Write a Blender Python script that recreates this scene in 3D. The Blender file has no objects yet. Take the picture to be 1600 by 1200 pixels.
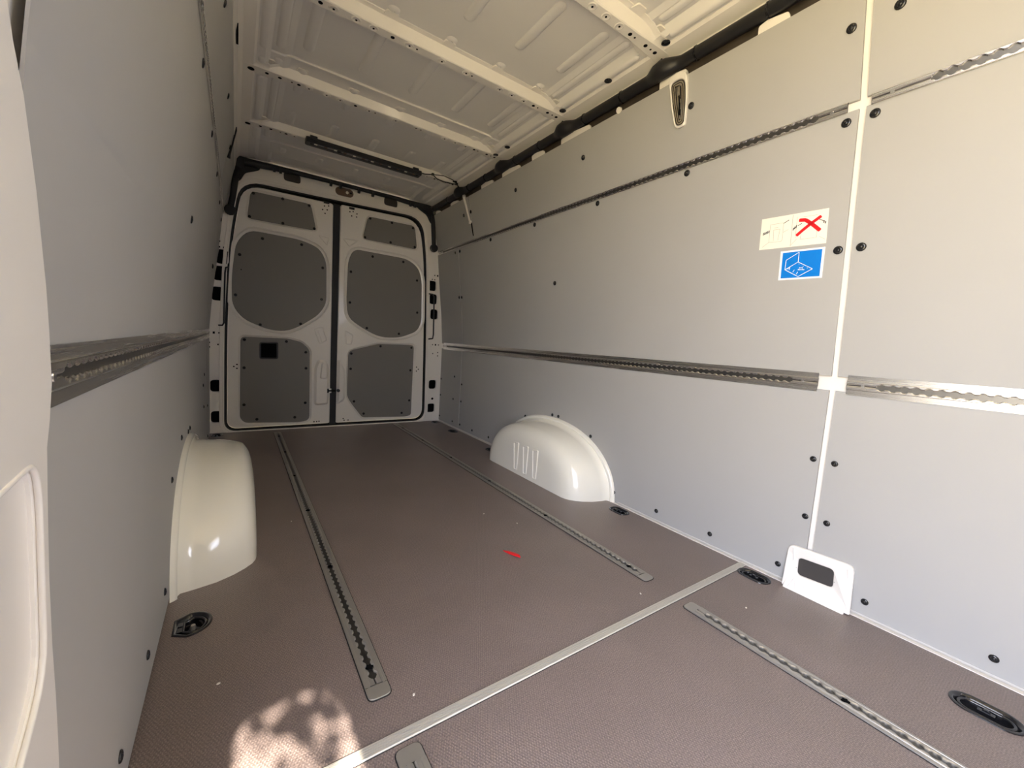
import bpy, math, random
from mathutils import Vector, Matrix
from mathutils.geometry import tessellate_polygon
random.seed(7)
S = bpy.context.scene
COL = S.collection
PI = math.pi

# ------------------------------------------------------------------ camera
cam_d = bpy.data.cameras.new('camera')
cam = bpy.data.objects.new('camera', cam_d)
COL.objects.link(cam)
r_ = Vector((0.82558826, -0.56060536, 0.06423123))
u_ = Vector((0.00281172, 0.11791574, 0.99301962))
f_ = Vector((0.564266, 0.81964474, -0.09892611))
m = Matrix((r_, u_, -f_)).transposed().to_4x4()
m.translation = Vector((-0.7333, 0.0, 0.7846))
cam.matrix_world = m
cam_d.sensor_fit = 'HORIZONTAL'
cam_d.sensor_width = 36.0
cam_d.lens = 36.0 * 631.07 / 1600.0
cam_d.clip_start = 0.01
S.camera = cam

# ------------------------------------------------------------------ light
S.view_settings.view_transform = 'Standard'
S.view_settings.look = 'None'
S.view_settings.gamma = 1.0
S.view_settings.use_curve_mapping = False
S.view_settings.exposure = 1.78
w = bpy.data.worlds.new('sky')
S.world = w
w.use_nodes = True
bg = w.node_tree.nodes['Background']
bg.inputs['Color'].default_value = (0.82, 0.86, 1.0, 1)
bg.inputs['Strength'].default_value = 3.6
SUN_EL = math.radians(36)
sun_d = bpy.data.lights.new('sun', 'SUN')
sun = bpy.data.objects.new('sun', sun_d)
COL.objects.link(sun)
sun_d.energy = 11.5
sun_d.color = (1.0, 0.90, 0.76)
sun_d.angle = math.radians(0.35)
SUN_DIR = Vector((-0.02, math.cos(SUN_EL), -math.sin(SUN_EL)))
sun.rotation_euler = SUN_DIR.to_track_quat('-Z', 'Y').to_euler()
# the open side door: a portal that only guides the sampling of the sky
pd = bpy.data.lights.new('side_door_portal', 'AREA')
pd.shape = 'RECTANGLE'
pd.size = 0.95
pd.size_y = 1.82
pd.cycles.is_portal = True
po = bpy.data.objects.new('side_door_portal', pd)
COL.objects.link(po)
po.matrix_world = Matrix(((0, 0, -1, -0.93), (1, 0, 0, -0.175), (0, -1, 0, 0.93), (0, 0, 0, 1)))
pd2 = pd.copy()  # second portal, at an unseen opening added to brighten the left wall
pd2.size = 0.98; pd2.size_y = 0.68
po2 = bpy.data.objects.new('added_opening_portal', pd2)
COL.objects.link(po2)
po2.matrix_world = Matrix(((0, 0, 1, 0.91), (-1, 0, 0, -1.01), (0, -1, 0, 1.285), (0, 0, 0, 1)))
S.cycles.max_bounces = 14
S.cycles.diffuse_bounces = 10
S.cycles.glossy_bounces = 5
S.cycles.use_denoising = True
S.cycles.sample_clamp_indirect = 8.0
S.cycles.caustics_reflective = False
S.cycles.caustics_refractive = False

# ------------------------------------------------------------------ materials
def mat(name, col, rough=0.5, metal=0.0, coat=0.0, spec=0.5, noise=None, bump=None, trans=0.0):
    """noise=(scale, amount) colour variation, bump=(scale, strength, distance)"""
    mt = bpy.data.materials.new(name)
    mt.use_nodes = True
    nt = mt.node_tree
    b = nt.nodes['Principled BSDF']
    b.inputs['Base Color'].default_value = (*col, 1)
    b.inputs['Roughness'].default_value = rough
    b.inputs['Metallic'].default_value = metal
    b.inputs['Coat Weight'].default_value = coat
    b.inputs['Coat Roughness'].default_value = 0.08
    b.inputs['Specular IOR Level'].default_value = spec
    b.inputs['Transmission Weight'].default_value = trans
    tc = nt.nodes.new('ShaderNodeTexCoord')
    if noise:
        n = nt.nodes.new('ShaderNodeTexNoise')
        n.inputs['Scale'].default_value = noise[0]
        n.inputs['Detail'].default_value = 6
        nt.links.new(tc.outputs['Object'], n.inputs['Vector'])
        rp = nt.nodes.new('ShaderNodeValToRGB')
        a = noise[1]
        rp.color_ramp.elements[0].position = 0.3
        rp.color_ramp.elements[1].position = 0.7
        rp.color_ramp.elements[0].color = tuple(max(0, c * (1 - a)) for c in col) + (1,)
        rp.color_ramp.elements[1].color = tuple(min(1, c * (1 + a)) for c in col) + (1,)
        nt.links.new(n.outputs['Fac'], rp.inputs['Fac'])
        nt.links.new(rp.outputs['Color'], b.inputs['Base Color'])
    if bump:
        n = nt.nodes.new('ShaderNodeTexNoise')
        n.inputs['Scale'].default_value = bump[0]
        n.inputs['Detail'].default_value = 3
        nt.links.new(tc.outputs['Object'], n.inputs['Vector'])
        bp = nt.nodes.new('ShaderNodeBump')
        bp.inputs['Strength'].default_value = bump[1]
        bp.inputs['Distance'].default_value = bump[2]
        nt.links.new(n.outputs['Fac'], bp.inputs['Height'])
        nt.links.new(bp.outputs['Normal'], b.inputs['Normal'])
    return mt

M = {}
M['paint'] = mat('white_body_paint', (0.86, 0.83, 0.785), 0.38, coat=0.35, bump=(3.0, 0.15, 0.01))
M['paint_gloss'] = mat('glossy_white_plastic', (0.95, 0.93, 0.84), 0.16, coat=0.6, bump=(4.0, 0.12, 0.01))
M['roof'] = mat('white_roof_sheet', (0.80, 0.785, 0.77), 0.5, bump=(2.0, 0.3, 0.012))
M['panel'] = mat('grey_lining_board', (0.42, 0.417, 0.41), 0.62, spec=0.22, noise=(1.6, 0.025), bump=(700.0, 0.05, 0.0004))
M['doorpanel'] = mat('grey_door_lining', (0.20, 0.19, 0.178), 0.55, bump=(900.0, 0.1, 0.0005))
M['black'] = mat('black_plastic', (0.012, 0.012, 0.013), 0.4)
M['rivet'] = mat('black_gloss_clip', (0.018, 0.018, 0.019), 0.22)
M['gloss'] = mat('black_enamel_steel', (0.012, 0.012, 0.014), 0.13, coat=0.4)
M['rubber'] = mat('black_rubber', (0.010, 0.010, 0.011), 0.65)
M['brown'] = mat('dark_brown_mottled', (0.075, 0.060, 0.048), 0.6, noise=(9, 0.3))  # mottled dark brown, used in the roof corner recess and floor slab
M['hole'] = mat('dark_opening', (0.004, 0.004, 0.004), 0.9, spec=0.1)
M['greyhole'] = mat('dark_grey_fill', (0.05, 0.045, 0.042), 0.8)  # plain dark grey for hole backings and the front partition
M['red'] = mat('red_plastic', (0.75, 0.012, 0.02), 0.4)
M['redink'] = mat('red_ink', (0.70, 0.006, 0.010), 0.4)
M['blue'] = mat('blue_print', (0.0, 0.20, 0.72), 0.35)
M['cream'] = mat('cream_label_paper', (0.90, 0.86, 0.76), 0.4)
M['whiteink'] = mat('white_print', (0.92, 0.93, 0.95), 0.4)
M['ink'] = mat('black_ink', (0.03, 0.03, 0.03), 0.5)
M['greyink'] = mat('pale_grey_ink', (0.42, 0.40, 0.35), 0.5)
M['amber'] = mat('smoked_lamp_lens', (0.16, 0.11, 0.08), 0.12, coat=0.6)
M['lens'] = mat('ribbed_clear_lens', (0.42, 0.37, 0.28), 0.12, metal=0.3, coat=0.7)
M['ground'] = mat('sunlit_gravel', (0.62, 0.51, 0.28), 0.9, noise=(1.5, 0.25))
M['leaf'] = mat('green_leaf', (0.08, 0.16, 0.03), 0.5)
M['bark'] = mat('bark', (0.10, 0.07, 0.05), 0.9)
M['crumb'] = mat('pale_fluff', (0.75, 0.72, 0.66), 0.8)
M['led'] = mat('led_chip', (0.85, 0.82, 0.70), 0.3)

def metal_mat(name, col, rough, along, met=1.0):
    mt = mat(name, col, rough, metal=met)
    nt = mt.node_tree
    b = nt.nodes['Principled BSDF']
    tc = nt.nodes.new('ShaderNodeTexCoord')
    mp = nt.nodes.new('ShaderNodeMapping')
    sc = [260.0, 260.0, 260.0]
    sc[along] = 3.0
    mp.inputs['Scale'].default_value = sc
    n = nt.nodes.new('ShaderNodeTexNoise')
    n.inputs['Scale'].default_value = 1.0
    n.inputs['Detail'].default_value = 4
    nt.links.new(tc.outputs['Object'], mp.inputs['Vector'])
    nt.links.new(mp.outputs['Vector'], n.inputs['Vector'])
    mr = nt.nodes.new('ShaderNodeMapRange')
    mr.inputs['To Min'].default_value = rough - 0.04
    mr.inputs['To Max'].default_value = rough + 0.06
    nt.links.new(n.outputs['Fac'], mr.inputs['Value'])
    nt.links.new(mr.outputs['Result'], b.inputs['Roughness'])
    bp = nt.nodes.new('ShaderNodeBump')
    bp.inputs['Strength'].default_value = 0.07
    bp.inputs['Distance'].default_value = 0.0004
    nt.links.new(n.outputs['Fac'], bp.inputs['Height'])
    nt.links.new(bp.outputs['Normal'], b.inputs['Normal'])
    return mt
M['alu'] = metal_mat('brushed_aluminium', (0.80, 0.785, 0.76), 0.26, 1)
M['alu_floor'] = metal_mat('worn_aluminium', (0.46, 0.44, 0.41), 0.38, 1, 0.75)
M['alu_dark'] = metal_mat('shaded_channel_metal', (0.16, 0.155, 0.145), 0.35, 1, 0.95)  # shade of the slot floor put into a darker metal colour
M['strip'] = metal_mat('bright_aluminium_strip', (0.78, 0.74, 0.68), 0.42, 0, 0.6)

def floor_mat():
    mt = mat('brown_antislip_board', (0.17, 0.132, 0.118), 0.5)
    nt = mt.node_tree
    b = nt.nodes['Principled BSDF']
    tc = nt.nodes.new('ShaderNodeTexCoord')
    waves = []
    for ang in (0.52, -0.52):
        mp = nt.nodes.new('ShaderNodeMapping')
        mp.inputs['Rotation'].default_value = (0, 0, ang)
        wv = nt.nodes.new('ShaderNodeTexWave')
        wv.inputs['Scale'].default_value = 62.0
        wv.inputs['Distortion'].default_value = 0.35
        wv.inputs['Detail'].default_value = 1.0
        nt.links.new(tc.outputs['Object'], mp.inputs['Vector'])
        nt.links.new(mp.outputs['Vector'], wv.inputs['Vector'])
        waves.append(wv)
    mul = nt.nodes.new('ShaderNodeMath')
    mul.operation = 'MULTIPLY'
    nt.links.new(waves[0].outputs['Fac'], mul.inputs[0])
    nt.links.new(waves[1].outputs['Fac'], mul.inputs[1])
    bp = nt.nodes.new('ShaderNodeBump')
    bp.inputs['Strength'].default_value = 0.55
    bp.inputs['Distance'].default_value = 0.0012
    nt.links.new(mul.outputs[0], bp.inputs['Height'])
    nt.links.new(bp.outputs['Normal'], b.inputs['Normal'])
    n = nt.nodes.new('ShaderNodeTexNoise')
    n.inputs['Scale'].default_value = 2.2
    n.inputs['Detail'].default_value = 8
    n.inputs['Roughness'].default_value = 0.65
    nt.links.new(tc.outputs['Object'], n.inputs['Vector'])
    rp = nt.nodes.new('ShaderNodeValToRGB')
    rp.color_ramp.elements[0].position = 0.3
    rp.color_ramp.elements[0].color = (0.178, 0.138, 0.126, 1)
    rp.color_ramp.elements[1].position = 0.72
    rp.color_ramp.elements[1].color = (0.226, 0.176, 0.165, 1)
    nt.links.new(n.outputs['Fac'], rp.inputs['Fac'])
    mx = nt.nodes.new('ShaderNodeMix')
    mx.data_type = 'RGBA'
    mx.blend_type = 'MULTIPLY'
    mx.inputs[0].default_value = 0.45
    gr = nt.nodes.new('ShaderNodeValToRGB')
    gr.color_ramp.elements[0].color = (0.62, 0.62, 0.62, 1)
    gr.color_ramp.elements[1].color = (1.35, 1.33, 1.3, 1)
    gr.color_ramp.elements[1].position = 0.6
    nt.links.new(mul.outputs[0], gr.inputs['Fac'])
    nt.links.new(rp.outputs['Color'], mx.inputs[6])
    nt.links.new(gr.outputs['Color'], mx.inputs[7])
    sp = nt.nodes.new('ShaderNodeTexNoise')
    sp.inputs['Scale'].default_value = 300.0
    sp.inputs['Detail'].default_value = 2
    nt.links.new(tc.outputs['Object'], sp.inputs['Vector'])
    sr = nt.nodes.new('ShaderNodeValToRGB')
    sr.color_ramp.elements[0].position = 0.35
    sr.color_ramp.elements[0].color = (0.62, 0.62, 0.62, 1)
    sr.color_ramp.elements[1].position = 0.65
    sr.color_ramp.elements[1].color = (1.35, 1.35, 1.35, 1)
    nt.links.new(sp.outputs['Fac'], sr.inputs['Fac'])
    m2 = nt.nodes.new('ShaderNodeMix')
    m2.data_type = 'RGBA'
    m2.blend_type = 'MULTIPLY'
    m2.inputs[0].default_value = 0.8
    nt.links.new(mx.outputs[2], m2.inputs[6])
    nt.links.new(sr.outputs['Color'], m2.inputs[7])
    nt.links.new(m2.outputs[2], b.inputs['Base Color'])
    b.inputs['Coat Weight'].default_value = 0.45
    b.inputs['Coat Roughness'].default_value = 0.42
    b.inputs['Specular IOR Level'].default_value = 0.8
    return mt
M['floor'] = floor_mat()

# ------------------------------------------------------------------ helpers
class MB:
    def __init__(s):
        s.v = []; s.f = []
    def add(s, vs, fs, mt=None):
        o = len(s.v)
        for p in vs:
            p = Vector(p)
            s.v.append(mt @ p if mt else p)
        for f in fs:
            s.f.append([i + o for i in f])
        return s
    def box(s, x0, x1, y0, y1, z0, z1, mt=None):
        vs = [(x, y, z) for z in (z0, z1) for y in (y0, y1) for x in (x0, x1)]
        return s.add(vs, [(0, 2, 3, 1), (4, 5, 7, 6), (0, 1, 5, 4), (2, 6, 7, 3), (0, 4, 6, 2), (1, 3, 7, 5)], mt)
    def tube(s, pts, r, n=8, caps=True, flat=1.0):
        pts = [Vector(p) for p in pts]
        rr = r if isinstance(r, (list, tuple)) else [r] * len(pts)
        rings = []
        prev = None
        for i, p in enumerate(pts):
            d = (pts[min(i + 1, len(pts) - 1)] - pts[max(i - 1, 0)]).normalized()
            a = prev if prev is not None else (Vector((0, 0, 1)) if abs(d.z) < 0.9 else Vector((1, 0, 0)))
            x = (a - d * a.dot(d)).normalized()
            prev = x
            y = d.cross(x)
            rings.append([p + x * math.cos(t) * rr[i] * flat + y * math.sin(t) * rr[i] for t in [2 * PI * k / n for k in range(n)]])
        o = len(s.v)
        for r0 in rings:
            s.v.extend(r0)
        for i in range(len(rings) - 1):
            for k in range(n):
                k2 = (k + 1) % n
                s.f.append([o + i * n + k, o + i * n + k2, o + (i + 1) * n + k2, o + (i + 1) * n + k])
        if caps:
            s.f.append([o + k for k in range(n)][::-1])
            s.f.append([o + (len(rings) - 1) * n + k for k in range(n)])
        return s
    def loft(s, rings, closed=True, cap0=False, cap1=False):
        o = len(s.v); n = len(rings[0])
        for r0 in rings:
            s.v.extend(Vector(p) for p in r0)
        for i in range(len(rings) - 1):
            for k in range(n if closed else n - 1):
                k2 = (k + 1) % n
                s.f.append([o + i * n + k, o + i * n + k2, o + (i + 1) * n + k2, o + (i + 1) * n + k])
        if cap0:
            s.f.append([o + k for k in range(n)][::-1])
        if cap1:
            s.f.append([o + (len(rings) - 1) * n + k for k in range(n)])
        return s
    def plate(s, outer, holes, d0, d1, fn, ch=0.0, back=True):
        """2D polygon with holes, front at d0, back at d1, fn(a,b,d)->xyz"""
        loops = [ccw(outer)] + [ccw(h)[::-1] for h in holes]
        sg = 1 if d1 > d0 else -1
        fr = [offset(l, -ch) if ch else l for l in loops]
        tri = tessellate_polygon([[Vector((a, b, 0)) for a, b in l] for l in fr])
        flat = [p for l in fr for p in l]
        s.add([fn(a, b, d0) for a, b in flat], tri)
        if back:
            flat2 = [p for l in loops for p in l]
            s.add([fn(a, b, d1) for a, b in flat2], [t[::-1] for t in tri])
        for l, g in zip(loops, fr):
            n = len(l)
            rows = [[fn(a, b, d0) for a, b in g]]
            if ch:
                rows.append([fn(a, b, d0 + sg * ch) for a, b in l])
            rows.append([fn(a, b, d1) for a, b in l])
            s.loft(rows)
        return s
    def build(s, name, mt, parent=None, smooth=False, auto=None):
        me = bpy.data.meshes.new(name)
        me.from_pydata([tuple(p) for p in s.v], [], s.f)
        me.validate()
        if smooth or auto:
            for p in me.polygons:
                p.use_smooth = True
        me.materials.append(M[mt] if isinstance(mt, str) else mt)
        me.update()
        if auto:
            me.set_sharp_from_angle(angle=math.radians(auto))
        o = bpy.data.objects.new(name, me)
        COL.objects.link(o)
        if parent is not None:
            o.parent = parent
        return o

def area2(l):
    return sum(l[i][0] * l[(i + 1) % len(l)][1] - l[(i + 1) % len(l)][0] * l[i][1] for i in range(len(l)))
def ccw(l):
    l = [tuple(p) for p in l]
    l = [p for i, p in enumerate(l) if (p[0] - l[i - 1][0]) ** 2 + (p[1] - l[i - 1][1]) ** 2 > 1e-11]
    return l if area2(l) > 0 else l[::-1]
def offset(l, d):
    """positive d moves a ccw loop outwards"""
    o = []
    n = len(l)
    for i in range(n):
        p0, p1, p2 = Vector(l[i - 1]), Vector(l[i]), Vector(l[(i + 1) % n])
        a = (p1 - p0).normalized(); b = (p2 - p1).normalized()
        na = Vector((a.y, -a.x)); nb = Vector((b.y, -b.x))
        k = na + nb
        if k.length < 1e-6:
            k = na
        k = k / max(0.35, k.dot(na))
        o.append(tuple(p1 + k * d))
    return o
def rounded(l, r, n=5):
    l = ccw(l)
    o = []
    m_ = len(l)
    for i in range(m_):
        p0, p1, p2 = Vector(l[i - 1]), Vector(l[i]), Vector(l[(i + 1) % m_])
        rr = r[i] if isinstance(r, (list, tuple)) else r
        a = (p0 - p1); b = (p2 - p1)
        t = min(rr, a.length * 0.48, b.length * 0.48)
        q0 = p1 + a.normalized() * t
        q1 = p1 + b.normalized() * t
        for k in range(n + 1):
            s_ = k / n
            o.append(tuple(q0 * (1 - s_) ** 2 + p1 * 2 * s_ * (1 - s_) + q1 * s_ ** 2))
    return o
def stadium(cx, cy, hx, hy, n=8):
    """rounded oblong, half sizes hx, hy"""
    r = min(hx, hy)
    o = []
    for k, (sx, sy) in enumerate(((1, 1), (-1, 1), (-1, -1), (1, -1))):
        for j in range(n + 1):
            t = PI / 2 * (k + j / n)
            o.append((cx + sx * (hx - r) + r * math.cos(t), cy + sy * (hy - r) + r * math.sin(t)))
    return o
def circle(cx, cy, r, n=16):
    return [(cx + r * math.cos(2 * PI * k / n), cy + r * math.sin(2 * PI * k / n)) for k in range(n)]

def struct(o):
    o['kind'] = 'structure'
    return o
def tag(o, label, cat, group=None):
    o['label'] = label; o['category'] = cat
    if group:
        o['group'] = group
    return o
def empty(name, loc=(0, 0, 0)):
    o = bpy.data.objects.new(name, None)
    COL.objects.link(o)
    o.location = loc
    o.empty_display_size = 0.05
    return o
def copy_tree(o, parent=None):
    c = o.copy()
    COL.objects.link(c)
    if parent is not None:
        c.parent = parent
    for ch in o.children:
        copy_tree(ch, c)
    return c
def inst(name, me, parent, mtx):
    """an object sharing a mesh, placed by matrix"""
    o = bpy.data.objects.new(name, me)
    COL.objects.link(o)
    o.parent = parent
    o.matrix_local = mtx
    return o

# wall profile: half width of the load space at height z
KZ = [-0.1, 0.0, 0.75, 1.0, 1.3, 1.56, 1.8, 1.88, 2.1]
KX = [0.89, 0.89, 0.888, 0.868, 0.832, 0.805, 0.752, 0.733, 0.68]
def wx(z):
    for i in range(len(KZ) - 1):
        if z <= KZ[i + 1]:
            t = (z - KZ[i]) / (KZ[i + 1] - KZ[i])
            return KX[i] + t * (KX[i + 1] - KX[i])
    return KX[-1]
def wall_mtx(s, y, z, off=0.0):
    """frame on the lining: local z points into the van, local x along +Y, local y up"""
    sl = (wx(z + 0.03) - wx(z - 0.03)) / 0.06
    up = Vector((s * sl, 0, 1)).normalized()
    n = Vector((-s, 0, -sl * 1.0)).normalized() if True else None
    n = Vector((-s * up.z, 0, abs(up.x) * (-1 if sl < 0 else 1))).normalized()
    xx = up.cross(n)
    p = Vector((s * wx(z), y, z)) + n * off
    mtx = Matrix(((xx.x, up.x, n.x, p.x), (xx.y, up.y, n.y, p.y), (xx.z, up.z, n.z, p.z), (0, 0, 0, 1)))
    return mtx
Y_FRONT = -1.65
Y_REAR = 3.575

# ------------------------------------------------------------------ outside (seen by nobody but the light)
orf = MB().box(-0.99, 0.99, -1.75, 3.72, 2.075, 2.10)  # unseen overhang added to keep the sun out of the door opening
for s in (-1, 1):
    orf.box(s * 0.97 - 0.01, s * 0.97 + 0.01, -1.75, 3.72, 1.93, 2.08)
struct(orf.build('outer_roof', 'paint'))
g = MB().box(-60, 60, -60, 60, -0.62, -0.60).build('ground', 'ground')
struct(g)

# ------------------------------------------------------------------ floor
SEAM_Y = 0.695
rings_spec = [  # x, y, half x, half y, shape
    (0.713, 0.062, 0.036, 0.058, 'o'), (0.823, 0.630, 0.032, 0.052, 'o'), (0.824, 1.262, 0.030, 0.050, 'o'),
    (0.815, 2.462, 0.034, 0.050, 'o'), (0.815, 3.103, 0.034, 0.050, 'o'), (0.825, 3.500, 0.032, 0.046, 'o'),
    (-0.828, 1.265, 0.038, 0.048, 'd'), (-0.845, 3.503, 0.032, 0.046, 'd')]
def ring_loop(cx, cy, hx, hy, shape):
    if shape == 'o':
        return stadium(cx, cy, hx, hy, 8)
    # D shape: straight side towards the wall (-x), round side inwards
    o = [(cx - hx, cy + hy * 0.62), (cx - hx, cy - hy * 0.62)]
    for k in range(17):
        t = -PI / 2 + PI * k / 16
        o.append((cx - hx * 0.25 + math.cos(t) * hx * 1.25, cy + math.sin(t) * hy))
    return ccw(o)
fl = struct(MB().box(-0.93, 0.93, Y_FRONT, Y_REAR + 0.05, -0.60, -0.030).build('floor', 'brown'))
def fxy(a, b, d):
    return (a, b, d)
holes_rear = [ring_loop(*r) for r in rings_spec if r[1] > SEAM_Y]
holes_front = [ring_loop(*r) for r in rings_spec if r[1] < SEAM_Y]
MB().plate([(-0.892, SEAM_Y + 0.011), (0.876, SEAM_Y + 0.011), (0.876, 3.60), (-0.892, 3.60)], holes_rear, 0.0, -0.028, fxy).build('floor_board', 'floor', fl)
MB().plate([(-0.892, Y_FRONT), (0.876, Y_FRONT), (0.876, 0.372), (0.857, 0.385), (0.857, 0.520), (0.876, 0.548), (0.876, SEAM_Y - 0.011), (-0.892, SEAM_Y - 0.011)],
           holes_front, 0.0, -0.028, fxy).build('floor_board', 'floor', fl)
MB().box(0.876, 0.892, Y_FRONT, 3.58, -0.028, 0.002).build('edge_strip', 'paint', fl)

# joint strip across the floor
js = MB()
prof = [(-0.013, 0.0), (-0.0125, 0.0022)]
for k in range(5):
    y0 = -0.0115 + k * 0.0048
    prof += [(y0, 0.0034), (y0 + 0.0032, 0.0034), (y0 + 0.0034, 0.0010), (y0 + 0.0046, 0.0010)]
prof += [(0.0125, 0.0022), (0.0135, 0.0)]
js.loft([[(x, SEAM_Y + a, b) for a, b in prof] for x in (-0.885, 0.872)], closed=False)
js = js.build('floor_joint_strip', 'strip')
tag(js, 'ribbed aluminium joint strip crossing the brown floor from wall to wall', 'floor strip')
MB().box(-0.885, 0.872, SEAM_Y - 0.0145, SEAM_Y + 0.0145, -0.027, 0.0006).build('seal', 'rubber', js)

# ------------------------------------------------------------------ side walls
SEAMS = {1: [(-0.50, 0.487), (0.505, 3.146), (3.157, 3.572)],
         -1: [(0.505, 3.146), (3.157, 3.572)]}
TOPS = {1: [(-0.50, 0.487), (0.505, 2.876), (2.890, 3.560)],
        -1: [(0.505, 2.876), (2.890, 3.560)]}
ZLOW = (0.010, 0.699); ZMID = (0.746, 1.549); ZTOP = (1.574, 1.880)

def side_panel(parent, s, y0, y1, z0, z1, name='lining_panel'):
    t = 0.008
    zs = sorted(set([z0, z1] + [z for z in KZ if z0 < z < z1]))
    zs2 = []
    for a, b in zip(zs[:-1], zs[1:]):
        k = max(1, int((b - a) / 0.08))
        zs2 += [a + (b - a) * i / k for i in range(k)]
    zs2.append(z1)
    c = 0.0012
    front = [(s * wx(z), z) for z in zs2]
    mb = MB()
    prof = [(s * (wx(z0) + t), z0), (s * (wx(z0) + c), z0)] + [(s * wx(min(max(z, z0 + c), z1 - c)), min(max(z, z0 + c), z1 - c)) for z in zs2] + \
           [(s * (wx(z1) + c), z1), (s * (wx(z1) + t), z1)]
    mb.loft([[(x, y0, z) for x, z in prof], [(x, y1, z) for x, z in prof]], closed=True, cap0=True, cap1=True)
    return mb.build(name, 'panel', parent)

def body_side(name, s):
    mb = MB()
    def strip(y0, y1, z0, z1):
        n = 14
        zs = [z0 + (z1 - z0) * i / n for i in range(n + 1)]
        loop = [(s * (wx(z) + 0.0125), z) for z in zs] + [(s * (wx(z) + 0.032), z) for z in reversed(zs)]
        mb.loft([[(x, y0, z) for x, z in loop], [(x, y1, z) for x, z in loop]], closed=True, cap0=True, cap1=True)
    if s > 0:
        strip(-0.52, 3.60, -0.03, 1.878)
        strip(Y_FRONT, -1.50, -0.03, 1.97)
        strip(-1.50, -0.52, -0.03, 0.95)
        strip(-1.50, -0.52, 1.62, 1.97)  # gap between the strips is an added opening that lights the opposite wall
    else:
        strip(0.30, 3.60, -0.03, 1.97)
        strip(Y_FRONT, -0.65, -0.03, 1.97)
        strip(-0.65, 0.30, 1.85, 1.97)
    return struct(mb.build(name, 'paint'))
WR = body_side('wall_right', 1)
WL = body_side('wall_left', -1)

def rivet_mesh(r, h):
    mb = MB()
    rings = []
    for a, b in ((1.0, 0.0), (1.0, 0.35), (0.86, 0.75), (0.62, 0.92), (0.56, 0.62), (0.40, 0.62), (0.30, 1.0), (0.12, 1.15)):
        rings.append([(x, y, h * b) for x, y in circle(0, 0, r * a, 14)])
    mb.loft(rings, cap1=True)
    o = mb.build('rivet', 'rivet', smooth=False, auto=50)
    me = o.data
    bpy.data.objects.remove(o)
    return me
RIV_BIG = rivet_mesh(0.0130, 0.0045)
RIV_SMALL = rivet_mesh(0.0098, 0.0040)
RIV_DOOR = rivet_mesh(0.0105, 0.0040)

R_riv = [(1.65, 1.768), (2.268, 1.770), (2.874, 1.77), (2.990, 1.768), (1.044, 1.767), (0.535, 1.766), (0.429, 1.768),
         (1.568, 1.531), (2.103, 1.531), (2.634, 1.531), (3.130, 1.521), (3.216, 1.521), (1.065, 1.531), (0.533, 1.520), (0.465, 1.521),
         (1.914, 1.162), (3.180, 1.150), (3.133, 1.148), (0.522, 1.147), (0.464, 1.148), (-0.2, 1.768), (-0.3, 1.15), (-0.15, 1.53)]
R_low = [(3.271, 0.459), (3.125, 0.405), (3.279, 0.255), (3.125, 0.255), (3.276, 0.05), (3.125, 0.05), (2.9, 0.047), (2.633, 0.05),
         (2.172, 0.302), (1.893, 0.362), (1.836, 0.363), (1.557, 0.303), (1.36, 0.051), (1.101, 0.051), (0.841, 0.053), (0.584, 0.053),
         (0.522, 0.258), (0.46, 0.258), (0.337, 0.053), (0.074, 0.053), (0.522, 0.461), (0.462, 0.461), (3.555, 0.409), (3.555, 0.254),
         (3.555, 0.051), (-0.25, 0.053), (-0.6, 0.053)]
L_riv = [(1.045, 1.768), (1.65, 1.768), (2.268, 1.770), (2.874, 1.77), (1.54, 1.520), (2.056, 1.520), (2.563, 1.520), (3.037, 1.500), (1.741, 1.122),
         (3.415, 1.48), (3.133, 1.14), (3.180, 1.14)]
L_low = [(2.982, 0.488), (2.868, 0.437), (2.914, 0.306), (1.749, 0.392), (1.982, 0.362), (2.05, 0.362), (1.489, 0.326), (1.315, 0.08),
         (1.065, 0.081), (0.817, 0.083), (3.271, 0.255), (3.276, 0.05), (2.9, 0.05)]
for s, wall, rb, rs in ((1, WR, R_riv, R_low), (-1, WL, L_riv, L_low)):
    panels = []
    for (y0, y1) in SEAMS[s]:
        panels.append((y0, y1, *ZLOW, side_panel(wall, s, y0, y1, *ZLOW)))
        panels.append((y0, y1, *ZMID, side_panel(wall, s, y0, y1, *ZMID)))
    for (y0, y1) in TOPS[s]:
        panels.append((y0, y1, *ZTOP, side_panel(wall, s, y0, y1, *ZTOP)))
    for lst, me in ((rb, RIV_BIG), (rs, RIV_SMALL)):
        for (y, z) in lst:
            for (y0, y1, z0, z1, o) in panels:
                if y0 <= y <= y1 and z0 - 0.02 <= z <= z1 + 0.02:
                    if z > z1 - 0.012: z = z1 - 0.012
                    inst('rivet', me, o, wall_mtx(s, y, z, 0.0002))
                    break

MB().box(-1.0, -0.70, Y_FRONT - 0.05, Y_FRONT - 0.031, -0.1, 2.2).box(-0.40, 1.0, Y_FRONT - 0.05, Y_FRONT - 0.031, -0.1, 2.2).box(-0.70, -0.40, Y_FRONT - 0.05, Y_FRONT - 0.031, 1.9, 2.2).build('sun_block_cover', 'greyhole', WR)  # unseen cover added to keep stray sun from leaking past the partition
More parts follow.
